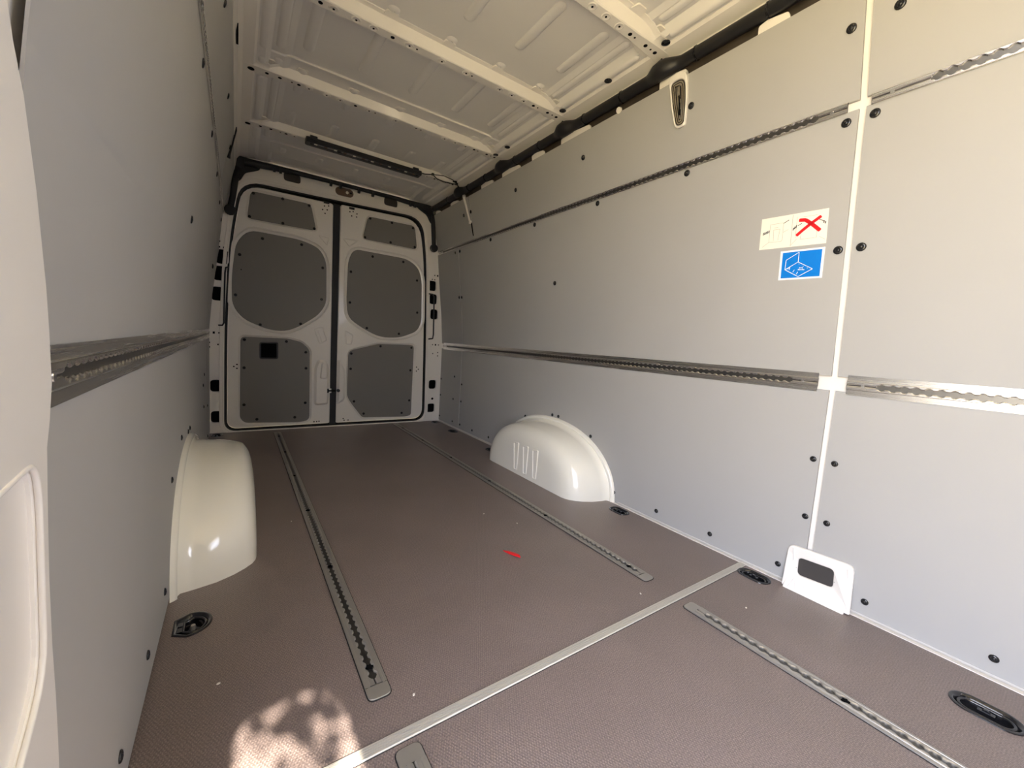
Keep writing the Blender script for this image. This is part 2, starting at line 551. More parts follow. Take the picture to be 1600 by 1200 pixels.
# front end of the load space, behind the photographer: unseen partition, rounded opening shaped to throw the sun patch
MB_f = MB()
def fxz(y0):
    return lambda a, b, d: (a, y0 + d, b)
outer = [(-0.90, -0.03), (0.90, -0.03), (0.90, 0.8), (0.82, 1.5), (0.70, 2.06), (-0.70, 2.06), (-0.82, 1.5), (-0.90, 0.8)]
SUN_OPENING = rounded([(-0.680, 1.46), (-0.485, 1.46), (-0.485, 1.870), (-0.680, 1.870)], 0.07)
WIN2 = rounded([(-0.40, 1.05), (0.40, 1.05), (0.40, 1.75), (-0.40, 1.75)], 0.07)
MB_f.plate(outer, [SUN_OPENING], 0.0, -0.03, fxz(Y_FRONT))
struct(MB_f.build('wall_front', 'greyhole'))

# ------------------------------------------------------------------ ceiling
ce = MB()
prof = [(0.0, 2.020), (0.52, 2.020), (0.545, 2.010), (0.600, 2.010), (0.622, 1.984), (0.655, 1.984), (0.662, 1.976), (0.722, 1.968)]
prof_full = [(-x, z) for x, z in reversed(prof)] + prof[1:]
rowsy = [(Y_FRONT - 0.02, 0.0), (2.235, 0.0), (2.242, -0.005), (3.245, -0.005), (3.252, -0.011), (3.46, -0.016), (3.54, -0.026), (3.60, -0.040)]
ce.loft([[(x, y, min(z, 2.02) + d * (1 if abs(x) < 0.62 else 0.2)) for x, z in prof_full] for y, d in rowsy], closed=False)
ce.loft([[(x, y, 2.06) for x, z in prof_full] for y, d in rowsy], closed=False)
CE = struct(ce.build('ceiling', 'roof'))
# painted cant rails along both edges of the roof
for s in (1, -1):
    mb = MB()
    lo = [(0.655, 1.981), (0.664, 1.974), (0.722, 1.966), (0.738, 1.952), (0.752, 1.952), (0.752, 1.99), (0.655, 1.99)]
    if s < 0:
        lo = [(0.655, 1.981), (0.664, 1.974), (0.705, 1.968), (0.724, 1.940), (0.730, 1.90), (0.737, 1.855), (0.752, 1.855), (0.752, 1.99), (0.655, 1.99)]
    mb.loft([[(s * x, y, z) for x, z in lo] for y in (Y_FRONT, 3.58)], cap0=True, cap1=True)
    o = mb.build('cant_rail', 'paint', CE)
    if s < 0:
        for y in (1.30, 1.62, 2.05):
            MB().box(-0.729, -0.7215, y - 0.035, y + 0.035, 1.895, 1.935).build('slot', 'hole', o)

def capsule(cx, y0, y1, hw, z, depth, back=False):
    """pressed swage of the roof skin, standing proud downwards"""
    mb = MB()
    rings = []
    L = (y1 - y0) / 2
    for a, b in ((1.0, 0.0), (0.86, 0.35), (0.62, 0.8), (0.3, 0.98), (0.05, 1.0)):
        e = hw * (1 - a)
        rings.append([(x, y, z - depth * b) for x, y in stadium(cx, (y0 + y1) / 2, hw - e, L - e, 5)])
    mb.loft(rings, cap1=True)
    return mb
for cx in (-0.465, -0.232, 0.010, 0.250, 0.475):
    for (y0, y1, dz) in ((0.62, 1.05, 0), (1.25, 1.55, 0), (1.66, 1.70, 0), (1.80, 2.155, 0), (2.30, 2.345, -0.005), (2.43, 2.54, -0.005), (2.76, 2.93, -0.005), (3.06, 3.12, -0.005), (3.31, 3.40, -0.013)):
        capsule(cx, y0, y1, 0.023, 2.0195 + dz, 0.008).build('swage', 'roof', CE, smooth=True)
for s in (1, -1):
    for (y0, y1, dz) in ((0.5, 1.08, 0), (1.22, 1.69, 0), (1.81, 2.20, 0), (2.27, 2.32, -0.004), (2.43, 2.93, -0.004), (3.04, 3.2, -0.004)):
        capsule(s * 0.632, y0, y1, 0.016, 1.9845 + dz * 0.2, 0.007).build('swage', 'roof', CE, smooth=True)
        capsule(s * 0.568, y0, y1, 0.018, 2.0095 + dz * 0.8, 0.007).build('swage', 'roof', CE, smooth=True)
# fine raised weld line across the roof skin
for y, z in ((2.238, 2.013), (3.249, 2.006)):
    MB().tube([(-0.60, y, z), (0.60, y, z)], 0.0035, 6).build('seam_bead', 'paint', CE)
gm = MB()
gm.loft([[(x, y, -0.004 * b) for x, y in circle(0, 0, 0.017 * a, 12)] for a, b in ((1, 0), (1, .5), (.75, 1), (.5, .6), (.2, .9))], cap1=True)
gme = gm.build('plug', 'rivet')
GM = gme.data
bpy.data.objects.remove(gme)
for y in (1.10, 1.395, 1.700, 2.210, 2.345, 2.93):
    inst('plug', GM, CE, Matrix.Translation((0.640, y, 1.9765)))

# roof bows
BOWS = [0.56, 1.180, 1.785, 2.399, 3.013]
hole_me = MB().loft([[(x, y, 0) for x, y in circle(0, 0, 1.0, 12)], [(x, y, -0.05) for x, y in circle(0, 0, 1.0, 12)]], cap1=True).build('bolt_hole', 'hole')
HOLE = hole_me.data
bpy.data.objects.remove(hole_me)
eb = MB().loft([[(x, y, -h) for x, y in circle(0, 0, r, 16)] for r, h in ((0.0185, 0), (0.0165, 0.0022), (0.0145, 0.0026), (0.0125, 0.0012), (0.006, 0.0010))], cap1=True).build('embossed_ring', 'paint', auto=60)
EMB = eb.data
bpy.data.objects.remove(eb)
bow_holes = [(0.004, 0), (0.122, 0), (0.151, 2), (0.300, 0), (0.369, 0), (0.440, 0), (0.500, 1), (0.527, 2), (0.591, 1), (0.649, 1), (0.622, 2), (0.694, 2),
             (-0.108, 2), (-0.140, 0), (-0.210, 1), (-0.285, 0), (-0.350, 0), (-0.430, 0), (-0.475, 1), (-0.505, 2), (-0.556, 1), (-0.609, 1), (-0.672, 3)]
for yb in BOWS:
    mb = MB()
    def bow_ring(x):
        e = max(0.0, (abs(x) - 0.52) / 0.20)
        lift = 0.0
        zb = 1.975 - 0.004 * e * e - (0.003 if abs(x) > 0.66 else 0)
        zt = 2.0185 if abs(x) < 0.54 else (2.008 if abs(x) < 0.60 else 1.985)
        zt = max(zt, zb + 0.006)
        w0 = 0.012 * e
        return [(x, yb + 0.030, zt), (x, yb + 0.028, zt - 0.0025), (x, yb + 0.006, zt - 0.003), (x, yb + w0, zb + 0.002), (x, yb - 0.003 + w0, zb), (x, yb - 0.043 - w0, zb), (x, yb - 0.047 - w0, zb + 0.003),
                (x, yb - 0.060 - w0, zt - 0.003), (x, yb - 0.080 - w0, zt - 0.0025), (x, yb - 0.082 - w0, zt)]
    xs = [-0.722, -0.70, -0.66, -0.62, -0.60, -0.56, -0.52, -0.4, -0.2, 0, 0.2, 0.4, 0.52, 0.56, 0.60, 0.62, 0.66, 0.70, 0.722]
    mb.loft([bow_ring(x) for x in xs], closed=False)
    b = mb.build('roof_bow', 'paint', CE, auto=25)
    for x, k in bow_holes:
        w0 = 0.012 * max(0.0, (abs(x) - 0.52) / 0.20)
        zb = 1.975 - 0.004 * max(0.0, (abs(x) - 0.52) / 0.20) ** 2 - (0.003 if abs(x) > 0.66 else 0)
        r = (0.0045, 0.0080, 0.0040, 0.014)[k]
        if k == 0:
            inst('embossed_ring', EMB, b, Matrix.Translation((x, yb - 0.0235, zb)))
            r = 0.0042
        inst('bolt_hole', HOLE, b, Matrix.Translation((x, yb - 0.0235, zb - (0.0012 if k == 0 else 0.0002) + 0.0)) @ Matrix.Diagonal((r, r, 0.02, 1)))
    for x in (-0.60, -0.465, -0.232, 0.010, 0.250, 0.475, 0.60):
        zt = 2.0185 if abs(x) < 0.54 else 2.006
        mb2 = MB().plate(rounded([(x - 0.022, yb - 0.098), (x + 0.022, yb - 0.098), (x + 0.030, yb - 0.066), (x - 0.030, yb - 0.066)], 0.008), [], zt - 0.006, zt, fxy)
        mb2.build('tab', 'paint', b)

# ------------------------------------------------------------------ rear wall: frame
DOOR_L = rounded([(-0.790, 0.022), (-0.085, 0.026), (-0.090, 1.797), (-0.690, 1.792), (-0.757, 1.37), (-0.785, 0.80)],
                 [0.07, 0.02, 0.02, 0.13, 0.3, 0.3], 6)
DOOR_R = rounded([(-0.043, 0.026), (0.727, 0.026), (0.712, 0.80), (0.682, 1.50), (0.625, 1.826), (-0.036, 1.806)],
                 [0.02, 0.10, 0.3, 0.3, 0.15, 0.02], 6)
OPEN = rounded([(-0.806, 0.008), (0.745, 0.008), (0.730, 0.80), (0.700, 1.50), (0.648, 1.850), (-0.06, 1.826), (-0.705, 1.812), (-0.773, 1.37), (-0.801, 0.80)],
               [0.08, 0.11, 0.3, 0.3, 0.15, 0.3, 0.14, 0.3, 0.3], 6)
fr_out = [(-0.91, -0.02), (0.905, -0.02), (0.902, 0.80), (0.87, 1.06), (0.833, 1.32), (0.806, 1.58), (0.762, 1.80), (0.742, 1.90), (0.735, 1.975), (0, 1.975), (-0.735, 1.975),
          (-0.742, 1.90), (-0.762, 1.80), (-0.806, 1.58), (-0.833, 1.32), (-0.87, 1.06), (-0.905, 0.80)]
sqL = [(-0.812, 1.263, .036, .050), (-0.827, 1.146, .036, .050), (-0.838, 1.003, .036, .048), (-0.852, 0.347, .034, .042), (-0.849, 0.120, .034, .042)]
sqR = [(0.768, 1.269, .036, .046), (0.783, 1.149, .036, .046), (0.797, 1.011, .036, .046), (0.811, 0.351, .036, .042), (0.806, 0.125, .036, .042)]
hdr = [(-0.381, 1.912, .056, .032), (0.361, 1.914, .058, .032)]
sq_loops = [rounded([(x - a, z - b), (x + a, z - b), (x + a, z + b), (x - a, z + b)], 0.022, 4) for x, z, a, b in sqL + sqR + hdr]
WB = struct(MB().plate(fr_out, [OPEN] + sq_loops, 0.0, 0.030, fxz(3.575), ch=0.003).build('wall_back', 'paint'))
MB().box(-0.92, 0.92, 3.66, 3.68, -0.03, 2.02).build('outer_skin', 'hole', WB)
# raised lip around the opening
lip_o = offset(OPEN, 0.030)
lip_i = offset(OPEN, 0.008)
MB().plate(lip_o, [lip_i], -0.005, 0.004, fxz(3.575), ch=0.003).build('door_flange', 'paint', WB)
# squares: dark recessed plugs with a pressed floor
for (x, z, a, b) in sqL + sqR + hdr:
    MB().plate(rounded([(x - a - .002, z - b - .002), (x + a + .002, z - b - .002), (x + a + .002, z + b + .002), (x - a - .002, z + b + .002)], 0.022, 4), [], 0.016, 0.026, fxz(3.575)).build('access_hole', 'hole' if z < 1.8 else 'greyhole', WB)
# pressed mounting pads where the wall tracks end, with their holes
for s in (1, -1):
    dx = -0.056 if s > 0 else 0
    for (x, z, a, b, hs) in ((-0.862, 0.728, .050, .030, ((0, 0, 2), (.03, 0, 1), (-.03, 0, 1))), (-0.868, 0.645, .042, .040, ((-.02, .012, 1), (-.02, -.02, 1), (.03, .0, 1))),
                             (-0.835, 1.365, .034, .020, ((-.018, 0, 2), (.01, 0, 1))), (-0.818, 1.326, .03, .012, ((-.008, 0, 1), (.016, 0, 1)))):
        X = x if s < 0 else 0.822 + (-0.862 - x) * 1.0
        pl = MB().plate(rounded([(X - a, z - b), (X + a, z - b), (X + a, z + b), (X - a, z + b)], 0.006, 2), [], -0.0022, 0.001, fxz(3.575), ch=0.0012).build('mounting_pad', 'paint', WB)
        for hx_, hz_, k in hs:
            hx_ = hx_ * -s
            rr = 0.0052 * (1.5 if k == 2 else 1)
            MB().box(X + hx_ - rr * 0.8, X + hx_ + rr * 0.8, 3.5722, 3.5735, z + hz_ - rr, z + hz_ + rr).build('bolt_hole', 'hole', pl)
for x, z, r in ((-0.70, 1.19, .004), (0.815, 0.215, .011)):
    MB().tube([(x, 3.5735, z), (x, 3.5755, z)], r, 10).build('bolt_hole', 'hole', WB)
# lamp in the header
hl = MB().plate(stadium(-0.014, 1.899, 0.068, 0.031, 6), [stadium(-0.014, 1.899, 0.058, 0.023, 6)], -0.006, 0.004, fxz(3.572), ch=0.002).build('header_lamp', 'amber')
tag(hl, 'small smoked oval lamp in the white header above the gap between rear doors', 'lamp')
MB().plate(stadium(-0.014, 1.899, 0.058, 0.023, 6), [], -0.002, 0.004, fxz(3.572), ch=0.001).build('lens', 'amber', hl)
MB().tube([(0.006, 3.5705, 1.900), (0.006, 3.566, 1.900)], 0.011, 10).build('bulb', 'led', hl)
MB().tube([(0.034, 3.5695, 1.902), (0.034, 3.567, 1.902)], 0.007, 8).build('screw', 'hole', hl)

# ------------------------------------------------------------------ rear doors
def lining(parent, loop, riv, yb, hole=None):
    o = MB().plate(loop, [hole] if hole else [], 0.0, 0.006, fxz(yb), ch=0.0015).build('lining_board', 'doorpanel', parent)
    for x, z in riv:
        inst('rivet', RIV_DOOR, o, Matrix(((1, 0, 0, x), (0, 0, -1, yb), (0, 1, 0, z), (0, 0, 0, 1))))
    return o
def door(name, outline, boards, sq=None):
    YD = 3.592
    holes = []
    for loop, riv, big in boards:
        holes.append(offset(ccw(loop), 0.016 if big else 0.009))
    o = struct(MB().plate(outline, holes, 0.0, 0.035, fxz(YD), ch=0.006).build(name, 'paint'))
    MB().plate(offset(ccw(outline), -0.01), [], 0.012, 0.040, fxz(YD)).build('inner_skin', 'paint', o)
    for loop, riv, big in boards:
        # bevelled step of the pressing around each board
        L = ccw(loop)
        hg = offset(L, 0.0162 if big else 0.0092)
        mid = offset(L, 0.003)
        mb = MB()
        mb.loft([[(a, YD + 0.0035, b) for a, b in hg], [(a, YD + 0.010, b) for a, b in mid], [(a, YD + 0.0135, b) for a, b in offset(L, -0.01)]])
        mb.build('pressed_recess', 'paint', o, auto=50)
        if big:
            rim = offset(L, 0.030)
            rim2 = offset(L, 0.018)
            MB().plate(rim, [rim2], -0.0065, 0.002, fxz(YD), ch=0.0045).build('raised_bead', 'paint', o)
        cut = None
        if sq and riv is sq[1]:
            cut = sq[0]
        MB().plate(offset(L, 0.0035), [cut] if cut else [], 0.0, 0.002, fxz(YD + 0.0105)).build('gap_shade', 'rubber', o)  # black backing plate puts a shadow gap around each board into colour
        lining(o, loop, riv, YD + 0.007, cut)
    return o
lwin = rounded([(-0.641, 1.757), (-0.251, 1.757), (-0.210, 1.567), (-0.663, 1.563)], 0.035)
lbig = rounded([(-0.655, 1.481), (-0.315, 1.476), (-0.185, 1.437), (-0.133, 1.340), (-0.128, 1.010), (-0.185, 0.915), (-0.316, 0.815), (-0.417, 0.768), (-0.530, 0.774), (-0.690, 0.840), (-0.754, 0.935), (-0.756, 1.136), (-0.730, 1.380)],
               [.08, .08, .06, .07, .09, .06, .06, .06, .06, .06, .1, .1, .06], 4)
llow = rounded([(-0.704, 0.707), (-0.400, 0.711), (-0.306, 0.690), (-0.244, 0.631), (-0.240, 0.060), (-0.308, 0.046), (-0.679, 0.062), (-0.708, 0.100)],
               [.02, .05, .05, .05, .03, .02, .02, .03], 3)
lsq = rounded([(-0.586, 0.548), (-0.463, 0.550), (-0.463, 0.681), (-0.586, 0.676)], 0.016)
rwin = rounded([(0.183, 1.763), (0.587, 1.769), (0.614, 1.572), (0.143, 1.576)], 0.035)
rbig = rounded([(0.075, 1.478), (0.532, 1.473), (0.638, 1.410), (0.672, 1.298), (0.684, 0.930), (0.645, 0.843), (0.491, 0.776), (0.317, 0.766), (0.169, 0.830), (0.042, 0.915), (0.027, 1.05), (0.034, 1.380)],
               [.10, .08, .06, .08, .08, .06, .06, .06, .06, .06, .08, .08], 4)
rlow = rounded([(0.052, 0.634), (0.297, 0.706), (0.622, 0.712), (0.618, 0.060), (0.565, 0.050), (0.180, 0.060), (0.084, 0.190), (0.050, 0.250)],
               [.03, .05, .02, .03, .02, .03, .04, .04], 3)
rLw = [(-0.626, 1.744), (-0.441, 1.750), (-0.262, 1.744), (-0.650, 1.576), (-0.439, 1.574), (-0.224, 1.579)]
rLb = [(-0.569, 1.437), (-0.311, 1.441), (-0.709, 1.297), (-0.159, 1.289), (-0.734, 1.008), (-0.164, 1.04), (-0.582, 0.805), (-0.311, 0.833)]
rLl = [(-0.681, 0.688), (-0.408, 0.689), (-0.272, 0.611), (-0.683, 0.479), (-0.269, 0.483), (-0.684, 0.2), (-0.271, 0.203), (-0.602, 0.085), (-0.345, 0.088)]
rRw = [(0.198, 1.750), (0.381, 1.754), (0.570, 1.748), (0.160, 1.588), (0.375, 1.588), (0.592, 1.588)]
rRb = [(0.227, 1.443), (0.493, 1.442), (0.055, 1.291), (0.626, 1.299), (0.053, 1.04), (0.640, 1.012), (0.196, 0.838), (0.477, 0.808)]
rRl = [(0.317, 0.689), (0.598, 0.689), (0.074, 0.615), (0.072, 0.485), (0.597, 0.481), (0.106, 0.204), (0.597, 0.2), (0.189, 0.094), (0.529, 0.085)]
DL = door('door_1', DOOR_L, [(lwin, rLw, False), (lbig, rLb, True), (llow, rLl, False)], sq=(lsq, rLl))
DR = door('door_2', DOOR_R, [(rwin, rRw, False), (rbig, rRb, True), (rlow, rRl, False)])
MB().plate(offset(ccw(lsq), -0.0005), [offset(ccw(lsq), -0.010)], -0.001, 0.010, fxz(3.597), ch=0.001).build('handle_recess', 'black', DL)
MB().plate(lsq, [], 0.004, 0.010, fxz(3.5985)).build('handle_recess', 'hole', DL)
# latch housings beside the gap
MB().plate(rounded([(-0.208, 0.180), (-0.098, 0.186), (-0.098, 0.500), (-0.125, 0.556), (-0.185, 0.556), (-0.210, 0.490)], 0.03), [], -0.020, 0.002, fxz(3.592), ch=0.016).build('latch_housing', 'paint', DL)
MB().plate(rounded([(-0.172, 0.400), (-0.112, 0.400), (-0.118, 0.535), (-0.160, 0.535)], 0.02), [], -0.030, -0.018, fxz(3.592), ch=0.009).build('latch_housing', 'paint', DL)
MB().plate(rounded([(-0.036, 0.180), (0.030, 0.220), (0.026, 0.470), (-0.010, 0.556), (-0.034, 0.556)], 0.03), [], -0.020, 0.002, fxz(3.592), ch=0.016).build('latch_housing', 'paint', DR)
MB().box(-0.118, -0.083, 3.566, 3.580, 0.285, 0.321).build('latch_catch', 'paint', DL)
MB().box(-0.110, -0.052, 3.560, 3.567, 0.297, 0.309).box(-0.114, -0.104, 3.560, 3.567, 0.286, 0.320).build('latch_bolt', 'hole', DL)
MB().tube([(-0.028, 3.586, 0.303), (-0.028, 3.564, 0.303)], 0.013, 10).build('latch_pin', 'black', DR)
# embossed trapezoids
def emboss(pts, parent):
    l = rounded(pts, 0.012)
    MB().plate(offset(l, 0.005), [offset(l, -0.005)], -0.005, 0.001, fxz(3.592), ch=0.003).build('embossed_outline', 'paint', parent)
emboss([(-0.212, 0.800), (-0.150, 0.818), (-0.118, 0.715), (-0.172, 0.686)], DL)
MB().tube([(-0.186, 3.590, 0.79), (-0.155, 3.590, 0.70)], 0.003, 6).build('embossed_line', 'paint', DL)
emboss([(0.020, 0.800), (0.085, 0.770), (0.070, 0.690), (0.030, 0.690)], DR)
emboss([(-0.19, 1.535), (-0.115, 1.53), (-0.13, 1.47)], DL)
emboss([(-0.01, 1.545), (0.10, 1.55), (0.04, 1.49)], DR)
for dpar, pts in ((DL, [(-0.746, .488), (-0.727, .503), (-0.727, .474), (-0.155, 1.765), (-0.135, 1.74), (-0.168, 1.735), (-0.125, 1.772), (-0.15, 1.71), (-0.205, .045), (-0.185, .045), (-0.168, .047)]),
                  (DR, [(0.652, .512), (0.670, .492), (0.652, .475), (0.035, 1.765), (0.060, 1.772), (0.090, 1.76), (0.088, 1.735), (0.05, 1.735), (0.02, .06), (0.028, .045), (0.06, .045)])):
    for x, z in pts:
        MB().tube([(x, 3.5935, z), (x, 3.5915, z)], 0.0055, 8).build('bolt_hole', 'hole', dpar)
for x, par in ((-0.142, DL), (0.048, DR)):
    MB().box(x - 0.020, x + 0.020, 3.582, 3.592, 1.785, 1.800).build('hinge_clip', 'black', par)
# rubber seals
def loop_tube(loop, y, r, n=6):
    pts = [(a, y, b) for a, b in loop]
    return MB().tube(pts + [pts[0]], r, n, caps=False)
gp = MB().box(-0.088, -0.040, 3.593, 3.601, 0.02, 1.80).build('gap_seal', 'rubber', DL)
sl = loop_tube(offset(OPEN, -0.0045), 3.586, 0.0068).build('door_seal', 'rubber', WB)

# black padded hose over the rear header, with its legs down the pillars
hs = MB()
cross = [(0.036, 0), (0.026, 0.02), (0, 0.028), (-0.026, 0.02), (-0.036, 0), (0, -0.012)]
hs.tube([(-0.680, 3.548, 1.930), (-0.4, 3.548, 1.944), (0, 3.548, 1.947), (0.4, 3.548, 1.946), (0.680, 3.548, 1.935)], [0.028, 0.018, 0.015, 0.018, 0.026], 10)
hs = hs.build('header_duct', 'rubber', auto=40)
tag(hs, 'black padded duct lying across the white header over the rear doors', 'duct')
for y0 in (-0.68, -0.60):
    pass
MB().plate(rounded([(-0.745, 1.78), (-0.705, 1.80), (-0.675, 1.862), (-0.585, 1.905), (-0.585, 1.96), (-0.735, 1.965)], 0.02), [], -0.02, 0.0, fxz(3.572), ch=0.006).build('corner_pad', 'rubber', hs)
MB().plate(rounded([(0.750, 1.80), (0.715, 1.82), (0.680, 1.878), (0.590, 1.920), (0.60, 1.965), (0.735, 1.965)], 0.02), [], -0.02, 0.0, fxz(3.572), ch=0.006).build('corner_pad', 'rubber', hs)
for x in (-0.5, -0.46, -0.12, -0.05, 0.09, 0.2, 0.52, 0.56):
    MB().tube([(x - 0.008, 3.545, 1.93), (x + 0.008, 3.545, 1.93)], 0.021, 10).build('cable_tie', 'black', hs)
for nm, pts, lb in (('drain_hose', [(-0.727, 3.548, 1.880), (-0.733, 3.548, 1.80), (-0.748, 3.548, 1.68), (-0.764, 3.548, 1.585)], 'black drain hose ending in a round cap beside the wider-lined rear door, at the far end of the left wall'),
                    ('drain_hose', [(0.735, 3.548, 1.885), (0.738, 3.548, 1.80), (0.746, 3.548, 1.70), (0.754, 3.548, 1.600)], 'black drain hose ending in a round cap on the rear pillar beside the wall with the stickers')):
    h = MB().tube(pts, [0.024, 0.020, 0.019, 0.018], 10).build(nm, 'rubber', hs, smooth=True)
    e = pts[-1]
    MB().tube([(e[0], 3.562, e[2]), (e[0], 3.552, e[2]), (e[0], 3.535, e[2]), (e[0], 3.530, e[2])], [0.034, 0.036, 0.034, 0.022], 14).build('end_cap', 'rubber', h, auto=40)

# door check rods along the pillars
r1 = MB().tube([(0.735, 3.575, 1.192), (0.768, 3.560, 1.190), (0.780, 3.556, 1.170), (0.785, 3.556, 1.02), (0.789, 3.556, 0.82), (0.784, 3.556, 0.785), (0.748, 3.575, 0.778)], 0.0065, 8).build('check_rod', 'black', smooth=True)
tag(r1, 'thin black looped rod over the square holes of the pillar beside the stickered wall', 'rod')
r2 = MB().tube([(-0.775, 3.575, 1.196), (-0.790, 3.566, 1.19), (-0.795, 3.563, 1.15), (-0.803, 3.563, 0.80), (-0.812, 3.563, 0.783), (-0.835, 3.572, 0.782)], 0.0055, 8).build('check_rod', 'black', smooth=True)
tag(r2, 'thin black rod running down the door edge of the pillar beside the unstickered wall', 'rod')

# ------------------------------------------------------------------ duct along the roof corner and the body behind it
rec = MB()
rec.loft([[(0.724, y, 1.966), (0.762, y, 1.962), (0.772, y, 1.90), (0.757, y, 1.872), (0.79, y, 1.872), (0.79, y, 1.99), (0.724, y, 1.99)] for y in (Y_FRONT, 3.57)], cap0=True, cap1=True)
rec.build('roof_corner_recess', 'brown', WR)
pts = []; rad = []
y = -1.5
while y < 3.52:
    d = min(abs(y - (b - 0.02)) for b in BOWS)
    k = max(0.0, 1 - d / 0.085)
    k = k * k * (3 - 2 * k)
    pts.append((0.726 - 0.020 * k, y, 1.934 - 0.002 * k)); rad.append(0.0235 + 0.013 * k)
    y += 0.02
pts.append((0.722, 3.54, 1.935)); rad.append(0.024)
dct = MB().tube(pts, rad, 12).build('roof_duct', 'black', smooth=True)
tag(dct, 'long black cable duct running along the roof corner above the stickered wall', 'duct')
for b in BOWS:
    MB().tube([(0.725, b + 0.20, 1.934), (0.725, b + 0.205, 1.934)], 0.0262, 14).build('cable_tie', 'gloss', dct)
    MB().tube([(0.725, b - 0.165, 1.934), (0.725, b - 0.160, 1.934)], 0.0262, 14).build('cable_tie', 'gloss', dct)
# white body tabs showing between duct and panel edge
for (y0, y1, z1) in ((2.52, 2.69, 1.905), (2.20, 2.41, 1.905), (1.955, 2.08, 1.908), (1.585, 1.815, 1.906), (1.055, 1.19, 1.908), (0.695, 0.80, 1.905), (3.05, 3.2, 1.90), (3.4, 3.5, 1.90), (0.2, 0.42, 1.905)):
    mb = MB()
    mb.plate(rounded([(y0, 1.868), (y1, 1.868), (y1 - 0.004, z1), ((y0 + y1) / 2 + 0.02, z1 + 0.006), (y0 + 0.01, z1 - 0.004)], 0.006), [], -0.0005, -0.010,
             lambda a, b, d: (0.741 - d - (b - 1.868) * 0.22, a, b), ch=0.0)
    mb.build('body_tab', 'paint', WR)
tg = MB().tube([(0.735, 1.40, 1.888), (0.727, 1.40, 1.885)], 0.014, 10).build('body_tab', 'paint', WR)

# dome lamp hanging on the upper lining
def wall_plate(s, off0, off1):
    """(a along y, b height) on the lining, offset into the van"""
    def fn(a, b, d):
        sl = (wx(b + 0.03) - wx(b - 0.03)) / 0.06
        n = Vector((-s, 0, sl)).normalized()
        p = Vector((s * wx(b), a, b)) + n * d
        return p
    return fn
dl_out = rounded([(1.052, 1.900), (1.134, 1.900), (1.127, 1.80), (1.112, 1.706), (1.068, 1.706), (1.056, 1.80)], [.01, .01, .05, .024, .024, .05], 5)
dl_lens = rounded([(1.063, 1.872), (1.124, 1.872), (1.119, 1.79), (1.107, 1.716), (1.073, 1.716), (1.064, 1.79)], [.026, .026, .05, .016, .016, .05], 5)
lm = MB().plate(dl_out, [offset(ccw(dl_lens), 0.002)], 0.012, -0.004, wall_plate(1, 0, 0), ch=0.003).build('dome_lamp', 'paint', auto=40)
tag(lm, 'narrow oval dome lamp in a white bezel hanging below the black roof duct', 'lamp')
MB().plate(dl_lens, [], 0.006, 0.001, wall_plate(1, 0, 0), ch=0.001).build('lens', 'lens', lm)
for k, sc in enumerate((0.0005, 0.0045, 0.0085, 0.0125, 0.0165, 0.0205)):
    a = offset(ccw(dl_lens), -sc); b_ = offset(ccw(dl_lens), -sc - 0.0020)
    MB().plate(a, [b_], 0.0085, 0.005, wall_plate(1, 0, 0)).build('lens_ridge', 'gloss' if k % 2 == 0 else 'lens', lm)
MB().plate(rounded([(1.087, 1.82), (1.093, 1.82), (1.093, 1.75), (1.087, 1.75)], 0.002), [], 0.0095, 0.005, wall_plate(1, 0, 0)).build('lens_slit', 'hole', lm)

# little white hook bracket and slot at the far end of the upper lining
bk = MB().tube([(0.734, 2.955, 1.905), (0.733, 2.94, 1.87), (0.742, 2.925, 1.82), (0.757, 2.915, 1.76), (0.768, 2.905, 1.715)], [0.014, 0.012, 0.009, 0.008, 0.009], 8).build('hook_bracket', 'paint', smooth=True)
tag(bk, 'slim white hooked bracket hanging from the roof duct near the rear doors', 'bracket')
MB().box(-0.01, 0.01, -0.006, 0.006, -0.012, 0.012, Matrix.Translation((0.770, 2.896, 1.700))).build('hook_tip', 'paint', bk)
MB().plate([(2.878, 1.60), (2.888, 1.60), (2.894, 1.695), (2.884, 1.695)], [], 0.0015, -0.004, wall_plate(1, 0, 0)).build('dark_slot', 'hole', WR)
# cord on the left wall top, near the rear
cd = MB().tube([(-0.728, 2.93, 1.905), (-0.729, 2.925, 1.885), (-0.745, 2.90, 1.80), (-0.760, 2.89, 1.735), (-0.764, 2.89, 1.715)], [0.004, 0.005, 0.004, 0.006, 0.009], 8).build('hanging_cord', 'black', smooth=True)
tag(cd, 'short black cord hanging down the top lining of the unstickered wall near the header', 'cord')

# ------------------------------------------------------------------ light bar on the last bow
lb = MB().plate(rounded([(-0.372, 2.924), (0.378, 2.924), (0.378, 2.996), (-0.372, 2.996)], 0.012), [rounded([(-0.345, 2.936), (0.352, 2.936), (0.352, 2.962), (-0.345, 2.962)], 0.006)], 1.946, 1.975, fxy, ch=0.005)
lb = lb.build('light_bar', 'black')
tag(lb, 'long black strip light fixed to the last white roof bow before the rear doors', 'light bar')
MB().plate(rounded([(-0.346, 2.9355), (0.353, 2.9355), (0.353, 2.9625), (-0.346, 2.9625)], 0.006), [], 1.9485, 1.960, fxy).build('lens', 'gloss', lb)
for k in range(12):
    x = -0.315 + k * 0.0580
    MB().box(x - 0.009, x + 0.009, 2.942, 2.953, 1.9455, 1.9490).build('led', 'led' if k % 2 == 0 else 'amber', lb)
for x in (-0.33, 0.33):
    MB().box(x - 0.02, x + 0.02, 2.918, 2.934, 1.965, 1.985).build('clip', 'black', lb)
